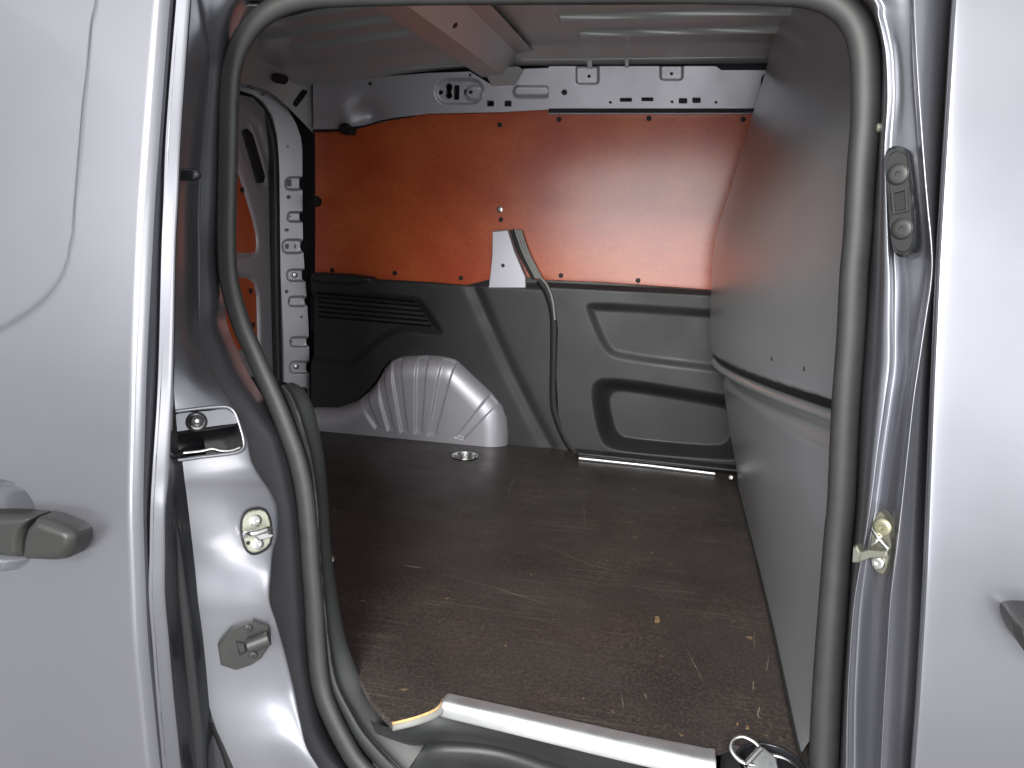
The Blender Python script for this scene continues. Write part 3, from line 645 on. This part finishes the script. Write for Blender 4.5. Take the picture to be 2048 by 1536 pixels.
# sliding-door rail end: dark cavity with silver cover block
Pj, nj = jamb_at(415, 865)
def J(px, py, o=0.): return UP(px, py, Pj+nj*o, nj)
cv = [J(a, b, .0) for a, b in rail_cut]
Vc = cv+[p-nj*.07 for p in cv]; k = len(cv)
rc = mesh_obj('door_rail_recess', Vc, [(i, (i+1) % k, k+(i+1) % k, k+i) for i in range(k)]+[tuple(range(k, 2*k))], gloss_black, van, auto=40)
tube('recess_rim', [J(a, b, .0) for a, b in arc(np.array(list(rail_cut)+[rail_cut[0]]), 60)[:-1]], .0028, paint, rc, 8, closed=True, ref=tuple(nj))
blk = chaikin([(322, 834), (446, 819), (461, 820), (470, 838), (476, 850), (470, 853), (357, 868), (322, 872)], 1)
bo = prism('rail_cover', [J(a, b, -.02) for a, b in blk], nj, .017, paint, rc, cham=.003)
for r_, h_, m_ in ((.0145, .004, black), (.0118, .006, steel), (.0095, .008, gloss_black)):
    disc('rubber_stop', J(393, 844, -.003), nj, r_, h_, m_, rc, 24, hollow=m_ is gloss_black)
tube('rail_lip', [J(a, b, -.012) for a, b in [(340, 909), (400, 903), (425, 898), (440, 902), (462, 902), (480, 896)]], .003, steel, rc, 8, n=24)
# striker plate
Ps, ns = jamb_at(514, 1062); Ps = Ps+ns*.001
def S(px, py, o=0.): return UP(px, py, Ps+ns*o, ns)
sk_o = chaikin([(497, 1017), (528, 1013), (541, 1032), (546, 1070), (540, 1095), (515, 1110), (497, 1109), (486, 1090), (481, 1050), (485, 1030)], 1)
st = prism('door_striker', [S(a, b, .004) for a, b in sk_o], ns, .004, black, van, back=.015)
ctr = np.mean(sk_o, 0); sk_i = ctr+(sk_o-ctr)*.9
prism('striker_plate', [S(a, b, .008) for a, b in sk_i], ns, .003, zinc, st)
for px, py in [(511, 1041), (515, 1088)]:
    disc('bolt', S(px, py, .011), ns, .0085, .004, steel, st, 18, hollow=True)
tube('striker_loop', [S(491, 1071, .010), S(493, 1066, .022), S(505, 1067, .034), S(520, 1064, .036), S(538, 1058, .034), S(540, 1062, .02), S(538, 1066, .010)], .0042, steel, st, 10, n=30, ref=(0, .2, 1))
prism('striker_bar', [S(500, 1068, .014), S(520, 1062, .014), S(545, 1068, .014), S(540, 1074, .014), S(512, 1080, .014)], ns, .012, steel, st, cham=.003)
disc('hole', S(496, 1086, .011), ns, .003, .0008, black, st, 10)
# black buffer plate
Pb, nb_ = jamb_at(490, 1288); Pb = Pb+nb_*.001
def B_(px, py, o=0.): return UP(px, py, Pb+nb_*o, nb_)
bp_ = [(506, 1240), (537, 1250), (541, 1264), (542, 1284), (522, 1314), (502, 1327), (472, 1337), (442, 1327), (436, 1287), (460, 1257), (480, 1246)]
bf = prism('door_buffer', [B_(a, b, .003) for a, b in bp_], nb_, .006, plastic_mid, van, back=.012, cham=.002)
prism('pocket', [B_(a, b, .008) for a, b in [(471, 1279), (494, 1283), (498, 1303), (478, 1312)]], nb_, .0015, black, bf, cham=.001)
prism('wedge', [B_(a, b, .009) for a, b in [(474, 1285), (490, 1286), (492, 1302), (481, 1306)]], nb_, .003, plastic_mid, bf, cham=.002)
tube('roller', [B_(497, 1292, .018), B_(538, 1276, .018)], .0105, plastic_mid, bf, 16, ref=(0, 0, 1))
for px, py in [(497, 1256), (507, 1310)]:
    disc('screw', B_(px, py, .009), nb_, .0058, .003, plastic_mid, bf, 14, hollow=True)
pin0 = US(352, 349, y_body, .0); pin1 = U(402, 350, x=pin0[0]+.036)
pk = [pin0+(pin1-pin0)*t for t in (0, .3, .6, .78, .9, .97, 1.0)]
tube('stop_pin', pk, np.array([.0088, .0088, .0088, .0078, .0055, .003, .0006]), gloss_black, jamb, 14)
disc('plug', S(481, 921, .002), ns, .007, .0012, paint, jamb, 16)

# ------------------------------------------------------------------ door seal running round the opening
sl = [(800, 1610), (722, 1534), (690, 1486), (657, 1419), (641, 1365), (633, 1285), (628, 1204), (622, 1130), (618, 1068), (610, 988), (596, 921), (577, 867), (556, 813), (533, 762), (505, 700), (484, 652), (466, 595), (456, 545), (453, 480), (454, 400), (456, 300), (458, 200), (463, 140), (477, 95), (499, 58), (530, 28), (575, 6), (640, -6), (800, -11), (1000, -13), (1300, -15), (1560, -17), (1640, -7), (1680, 13), (1708, 42), (1725, 85), (1731, 140), (1731, 233), (1723, 333), (1715, 467), (1708, 545), (1701, 679), (1691, 812), (1682, 1012), (1677, 1060), (1667, 1190), (1655, 1357), (1647, 1524), (1640, 1640)]
slw = np.interp([p[0]+ (10000 if i > 30 else 0) for i, p in enumerate(sl)], [0, 9000, 11200, 11700, 12000], [19, 19, 21, 25, 25])
SP = np.array([US(a, b, y_seal) for a, b in sl])
rad = np.array([w_*np.linalg.norm(p-CAM)/FPX*.98 for w_, p in zip(slw, SP)])
SPr = arc(np.concatenate([SP, rad[:, None]], 1), 300)
seal = tube('door_seal', SPr[:, :3], SPr[:, 3], rubber, van, 18, flat=.68, label='thick dark rubber weatherstrip round the door opening')
# black seal lip, widened to put the jamb return's shade into its colour
tube('seal_lip', [p+np.array((0, .012, 0)) for p in arc(np.array([US(a-14*(1 if i < 26 else -1), b, y_seal) for i, (a, b) in enumerate(sl)]), 200)], .0115, black, seal, 8, n=None)

# ------------------------------------------------------------------ interior pillar trim left of the floor
tr_r = [(584, 765), (606, 778), (626, 815), (640, 870), (650, 930), (656, 1000), (661, 1080), (666, 1130), (673, 1180), (690, 1270), (716, 1345), (746, 1400), (782, 1442), (850, 1492)]
tr_s = [(560, 772), (575, 800), (592, 850), (606, 895), (616, 940), (624, 1000), (629, 1080), (632, 1140), (636, 1190), (644, 1290), (656, 1370), (684, 1430), (715, 1485), (790, 1575)]
tr_m = [(a*.55+c*.45, b*.55+d*.45) for (a, b), (c, d) in zip(tr_s, tr_r)]
t0 = [US(a-6, b, y_seal, .012) for a, b in tr_s]; t1 = [US(a+7, b, y_seal, .004) for a, b in tr_s]; t1b = [US(a*.7+c*.3, b*.7+d*.3, y_seal, .005) for (a, b), (c, d) in zip(tr_s, tr_r)]
t2 = [US(a, b, y_seal, .012) for a, b in tr_m]; t3 = [US(a-3, b, y_seal, .030) for a, b in tr_r]; t4 = [US(a, b, y_seal, .042) for a, b in tr_r]; t5 = [US(a-6, b+2, y_seal, .085) for a, b in tr_r]
ptrim = loft('pillar_trim', [t0, t1, t1b, t2, t3, t4, t5], 200, 5, plastic3, van, label='textured dark plastic trim along the rear edge of the doorway')
tube('trim_seam', [US(689, 1430, y_seal, .003), US(702, 1420, y_seal, .012), US(714, 1405, y_seal, .030), US(729, 1376, y_seal, .055)], .0012, black, ptrim, 6, n=16)
tube('trim_groove', [p+np.array((0, -.0015, 0)) for p in t1b], .0022, black, ptrim, 6, n=80)
disc('trim_clip', US(662, 1118, y_seal, .045), (.2, -1, 0), .006, .006, steel, ptrim, 10)
# covers the cavity behind the trim
loft('pillar_inner_panel', [t5, [p+np.array((-.10, .03, .0)) for p in t5], [p+np.array((-.5, .03, 0)) for p in t5]], 60, 3, dark_paint, van)

# ------------------------------------------------------------------ right door jamb
rr = [-80, 0, 33, 73, 117, 200, 300, 400, 500, 560, 650, 730, 800, 900, 1010, 1100, 1200, 1300, 1400, 1536, 1620, 1800]
k_seal = np.interp(rr, [-80, 0, 33, 73, 117, 233, 400, 560, 800, 1010, 1200, 1400, 1536, 1620], [1640, 1723, 1743, 1754, 1759, 1757, 1744, 1733, 1716, 1708, 1695, 1682, 1674, 1668])
k_r1 = np.interp(rr, [-80, 0, 100, 200, 300, 450, 560, 730, 800, 900, 1010, 1100, 1200, 1300, 1400, 1536, 1620], [1690, 1752, 1775, 1778, 1772, 1776, 1781, 1780, 1771, 1757, 1743, 1728, 1712, 1704, 1699, 1697, 1695])
k_r2 = np.interp(rr, [-80, 0, 100, 200, 300, 400, 500, 560, 650, 800, 1010, 1200, 1400, 1536, 1620], [1820, 1828, 1832, 1838, 1845, 1853, 1862, 1861, 1848, 1826, 1803, 1781, 1769, 1762, 1756])
k_d = np.interp(rr, [-80, 0, 200, 512, 800, 1024, 1200, 1400, 1536, 1620], [1915, 1908, 1896, 1877, 1864, 1855, 1848, 1836, 1826, 1820])
def colr(px, off, g_=y_body): return [US(a, b, g_, o) for a, b, o in zip(px, rr, np.broadcast_to(off, len(rr)))]
depth = np.array([float(y_seal(US(a, b, y_seal)[2])-y_body(US(a, b, y_seal)[2])) for a, b in zip(k_seal, rr)])
R0 = colr(k_seal-10, depth+.02); R1 = colr(k_seal+3, depth+.012); R2 = colr(k_seal*.5+k_r1*.5, depth*.60)
gr = np.interp(rr, [0, 300, 560, 700, 1000, 1120, 1180, 1250, 1400, 1620], [.004, .006, .016, .016, .012, .004, .014, .022, .024, .024])
R3 = colr(k_r1-3, depth*.48); R4 = colr(k_r1+4, depth*.47+gr*.6); R5 = colr(k_r1+12, depth*.45+gr); R6 = colr(k_r1*.5+k_r2*.5, depth*.36+gr*.9); R7 = colr(k_r2-9, depth*.28+gr*.6)
R8 = colr(k_r2-2, depth*.22); R9 = colr(k_r2+5, depth*.21); R10 = colr(k_r2*.5+k_d*.5+2, depth*.20+.010); R11 = colr(k_d-2, depth*.20+.03); R12 = colr(k_d+14, depth*.2+.045)
rj = loft('front_door_jamb', [R0, R1, R2, R3, R4, R5, R6, R7, R8, R9, R10, R11, R12], 300, 6, paint, van, label='silver centre pillar with pressed ridges between doorway and front door')
# guide plate
Pg = US(1803, 400, y_body, .038); ng = np.array((-.55, -.83, .05)); ng /= np.linalg.norm(ng)
def G(px, py, o=0.): return UP(px, py, Pg+ng*o, ng)
gpl = chaikin([(1786, 295), (1803, 293), (1822, 300), (1826, 330), (1836, 440), (1838, 490), (1828, 512), (1808, 517), (1792, 508), (1786, 470), (1774, 340), (1774, 308)], 2)
gd = prism('door_guide_plate', [G(a, b, .0) for a, b in gpl], ng, .012, gloss_black, van, cham=.004, back=.02, label='black guide block with two screws on the centre pillar')
gin = np.mean(gpl, 0)+(gpl-np.mean(gpl, 0))*np.array((.80, .92))-np.array((3, 0))
prism('plate_face', [G(a, b, .010) for a, b in gin], ng, .004, plastic_dark, gd, cham=.002)
for px, py in [(1797, 349), (1805, 458)]:
    disc('screw', G(px, py, .0125), ng, .0125, .0035, black, gd, 22)
    disc('screw', G(px, py, .015), ng, .0105, .0035, plastic_mid, gd, 22, hollow=True)
prism('socket', [G(a, b, .0125) for a, b in [(1787, 388), (1811, 381), (1813, 420), (1790, 424)]], ng, .002, black, gd, cham=.001)
tube('socket_rim', [G(a, b, .015) for a, b in [(1785, 386), (1812, 379), (1815, 422), (1789, 427)]], .0016, plastic_mid, gd, 6, closed=True, ref=tuple(ng))
# catch
Pc = US(1755, 1085, y_body, .052)
def K(px, py, o=0.): return UP(px, py, Pc+ng*o, ng)
kp = chaikin([(1757, 1022), (1770, 1024), (1780, 1045), (1786, 1080), (1784, 1110), (1776, 1145), (1762, 1148), (1745, 1128), (1742, 1100), (1748, 1050)], 1)
kt = prism('door_catch', [K(a, b, .0) for a, b in kp], ng, .007, M('grey_zinc', (.22, .215, .17), .4, .8, var=(60, .2)), van, cham=.002, back=.012)
disc('bolt', K(1766, 1053, .006), ng, .011, .006, M('dull_brass', (.33, .32, .22), .38, .8), kt, 20, hollow=True)
disc('bolt', K(1757, 1124, .006), ng, .0085, .006, steel, kt, 20, hollow=True)
kk = M('grey_steel', (.32, .32, .27), .35, .85)
prism('catch_arm', [K(a, b, .006) for a, b in [(1728, 1099), (1745, 1092), (1782, 1098), (1782, 1108), (1750, 1112), (1728, 1118)]], ng, .014, kk, kt, cham=.002)
prism('catch_hook', [K(a, b, .010) for a, b in [(1716, 1087), (1722, 1086), (1730, 1100), (1728, 1120), (1714, 1120)]], ng, .016, kk, kt, cham=.002)
tube('catch_fold', [K(1746, 1060, .008), K(1758, 1078, .013), K(1776, 1097, .010)], .0022, steel, kt, 6, n=8)
tube('catch_fold', [K(1764, 1070, .008), K(1752, 1083, .012), K(1744, 1092, .010)], .0018, steel, kt, 6, n=8)
disc('bolt', US(1757, 256, y_seal, -.004), (-.8, -.5, 0), .006, .005, zinc, rj, 14)

# ------------------------------------------------------------------ front door
zz = np.linspace(.30, 1.85, 60)
dl = np.array([US(a, b, y_body) for a, b in zip(k_d, rr)]); so_ = np.argsort(dl[:, 2])
def Xd(z): return np.interp(z, dl[so_, 2], dl[so_, 0])
def fcol(off, dy): return [np.array((float(Xd(z))+off, float(y_body(z))+dy, z)) for z in zz]
zs = zz; yb_s = np.convolve(np.pad(y_body(zz), 3, 'edge'), ker, 'valid'); xd_s = np.convolve(np.pad(Xd(zz), 3, 'edge'), ker, 'valid')
def fcol(off, dy): return [np.array((xd_s[i]+off, yb_s[i]+dy, zz[i])) for i in range(len(zz))]
fd = loft('front_door', [fcol(.008, .03), fcol(.002, .016), fcol(.0, .006), fcol(.002, .0015), fcol(.007, .0), fcol(.05, -.001), fcol(.2, -.004), fcol(.5, -.008)], 200, 5, paint, van, label='silver front door panel at the right edge')
hp = [(2016, 1232), (2028, 1226), (2060, 1226), (2110, 1232), (2150, 1250), (2150, 1330), (2110, 1345), (2060, 1315), (2040, 1292), (2022, 1262)]
Ph = US(2050, 1270, y_body, -.03); nh2 = np.array((-.05, -1, .0))
prism('door_handle', [UP(a, b, Ph, nh2) for a, b in chaikin(hp, 2)], nh2, .018, plastic2, fd, cham=.008, back=.03)

# ------------------------------------------------------------------ sliding door, slid back
zz2 = np.linspace(.25, 1.80, 70)
yd_s = np.convolve(np.pad(y_door(zz2), 3, 'edge'), ker, 'valid')
def yd(z): return np.interp(z, zz2, yd_s)
XE = -.634
win = [(187, -80), (187, 0), (178, 60), (170, 130), (163, 200), (156, 290), (149, 380), (141, 460), (135, 505), (125, 545), (108, 580), (84, 610), (50, 640), (0, 672), (-80, 715), (-400, 800)]
wp = np.array([US(a, b, yd)[[0, 2]] for a, b in win]); wp = np.concatenate([wp, [(-1.45, wp[-1][1]), (-1.45, 1.75), (wp[0][0], 1.75)]])
hc = US(-2, 1040, yd)[[0, 2]]
def door_surf(x, z):
    y = yd(z)
    d = -sdf(wp, x, z)
    wdt = .006+.014*sst(-z, -1.25, -1.12)
    y = y+.014*sst(d, -.001, wdt)
    y = y+.012*sst(x, XE-.012, XE+.001)**2
    return y
ed_ = [(-1.45, .30), (XE, .30), (XE, 1.72), (-1.45, 1.72)]
cup_px = chaikin([(-150, 955), (-20, 956), (22, 961), (50, 978), (70, 1008), (76, 1036), (72, 1080), (62, 1118), (46, 1138), (0, 1143), (-150, 1143)], 2)
cup_hole = np.array([US(a, b, yd)[[0, 2]] for a, b in cup_px])
sd = sheet('sliding_door', ed_, .005, door_surf, paint, holes=[cup_hole], thick=.006, parent=van, label='silver sliding door slid back along the outside')
erow = [-60, 0, 256, 400, 512, 768, 945, 1024, 1110, 1191, 1291, 1391, 1491, 1536, 1600]
q1 = np.interp(erow, [-60, 0, 256, 512, 768, 945, 1024, 1191, 1391, 1536, 1600], [355, 350, 330, 320, 313, 302, 298, 295, 310, 323, 332])
q2 = np.interp(erow, [-60, 0, 256, 512, 768, 945, 1024, 1191, 1391, 1536, 1600], [386, 380, 362, 350, 345, 337, 330, 330, 347, 362, 372])
Eskin = []
for a, b in zip(np.interp(erow, [-60, 0, 256, 512, 768, 945, 1024, 1191, 1291, 1391, 1491, 1536, 1600], [338, 333, 310, 302, 297, 282, 279, 278, 285, 298, 308, 313, 322]), erow):
    p = U(a, b, x=XE); Eskin.append(np.array((XE-.002, float(yd(p[2]))+.012, p[2])))
E1 = [U(a, b, x=XE-.001) for a, b in zip(q1-5, erow)]; E2 = [U(a, b, x=XE-.004) for a, b in zip(q1, erow)]; E3 = [U(a, b, x=-.630) for a, b in zip(q1+3, erow)]; E4 = [U(a, b, x=-.618) for a, b in zip(q2-3, erow)]; E5 = [U(a, b, x=-.617) for a, b in zip(q2, erow)]
E6 = [p+np.array((-.012, .02, 0)) for p in E5]; E7 = [p+np.array((-.14, .03, 0)) for p in E5]
loft('door_edge_flange', [Eskin, E1, E2, E3, E4, E5, E6, E7], 160, 4, paint, sd, smooth_across=False, auto=40)
tube('hem_line', [p+np.array((.0005, -.0008, 0)) for p in [U(a, b, x=-.628) for a, b in zip(q1+9, erow)]], .0007, dark_paint, sd, 6, n=80)
# dark inner lip of the sliding door seen in the gap above the pillar
i_rows = [905, 945, 1024, 1110, 1191, 1291, 1391, 1454, 1536, 1600]
iL = np.interp(i_rows, erow, q2)-6; iR = np.interp(i_rows, [905, 926, 988, 1068, 1175, 1251, 1341, 1421, 1454, 1536, 1600], [352, 357, 362, 373, 384, 394, 404, 412, 416, 421, 426])
A0 = [U(a, b, x=-.634) for a, b in zip(iL, i_rows)]; A1 = [US(a*.5+c*.5, b, y_body, -.03) for a, c, b in zip(iL, iR, i_rows)]; A2 = [US(a-3, b, y_body, -.012) for a, b in zip(iR, i_rows)]; A3 = [p+np.array((-.01, .08, 0)) for p in A2]
loft('door_inner_lip', [A0, A1, A2, A3], 80, 5, gloss_black, sd)
pp = [(430, 1440), (455, 1500), (468, 1545), (480, 1590)]
tube('lower_guide_arm', [US(a, b, y_body, .01) for a, b in pp], .010, black, sd, 8, n=12)
# handle: grip with split end cap, standing over the cup
def H(px, py, o): return US(px, py, yd, o)
gr_ = chaikin([(-120, 1022), (-40, 1026), (60, 1030), (62, 1046), (57, 1072), (56, 1112), (0, 1108), (-120, 1100)], 1)
cap = chaikin([(90, 1027), (110, 1031), (158, 1052), (168, 1068), (164, 1088), (146, 1112), (120, 1116), (58, 1114), (59, 1072), (64, 1052), (86, 1030)], 1)
def grip(name, outline, top_y, off0, off1, mat):
    o = prism(name, [H(a, b, -off0) for a, b in outline], (.1, -1, .12), off1, mat, sd, cham=.010, back=off0)
    bv = o.modifiers.new('round', 'BEVEL'); bv.width = .004; bv.segments = 3; bv.limit_method = 'ANGLE'; bv.angle_limit = .3
    return o
grip('handle_grip', [(-120, 1024), (20, 1024), (84, 1028), (64, 1050), (58, 1074), (56, 1112), (0, 1108), (-120, 1098)], 0, .018, .016, plastic2)
grip('handle_end_cap', [(88, 1028), (112, 1033), (156, 1052), (167, 1066), (165, 1088), (148, 1112), (122, 1116), (59, 1113), (61, 1075), (67, 1052)], 0, .018, .019, plastic2)
cs = np.array([H(a, b, 0)[[0, 2]] for a, b in cup_px])
def cup_surf(x, z):
    d = np.clip(-sdf(cs, x, z), 0, None)
    return yd(z)+.002+.040*np.sqrt(np.clip(1-(1-np.clip(d/.05, 0, 1))**2, 0, 1))
sheet('handle_cup', cs, .003, cup_surf, dark_paint, thick=0, parent=sd)  # painted bowl; its recess shade is put into the darker paint

# ------------------------------------------------------------------ remaining body skin round the opening
qz = [.28, .6, .9, 1.2, 1.5, 1.7]
Lz = sorted([(p[2], p[0], p[1]) for p in L0])
def lx(z): return float(np.interp(z, [a[0] for a in Lz], [a[1] for a in Lz]))
loft('rear_quarter_panel', [[np.array((lx(z)+.002, float(y_body(z))+.001, z)) for z in qz], [np.array((-1.0, float(y_body(z)), z)) for z in qz], [np.array((-1.5, float(y_body(z))+.02, z)) for z in qz]], 40, 4, paint, van)
loft('roof_side_rail', [[np.array((x, .15, 1.60)) for x in (-1.5, -.2, .75)], [np.array((x, .10, 1.625)) for x in (-1.5, -.2, .75)], [np.array((x, .07, 1.66)) for x in (-1.5, -.2, .75)], [np.array((x, .045, 1.78)) for x in (-1.5, -.2, .75)], [np.array((x, .06, 1.87)) for x in (-1.5, -.2, .75)]], 20, 4, paint, van)
loft('roof_rail_inner', [[np.array((x, .155, 1.595)) for x in (-1.4, -.2, .60)], [np.array((x, .20, 1.64)) for x in (-1.4, -.2, .60)], [np.array((x, .16, 1.79)) for x in (-1.4, -.2, .60)]], 20, 4, inner_paint, van)
loft('near_wall_liner', [[np.array((-.74, float(y_seal(z))+.05, z)) for z in qz], [np.array((-1.45, float(y_seal(z))+.06, z)) for z in qz]], 30, 4, dark_paint, van)
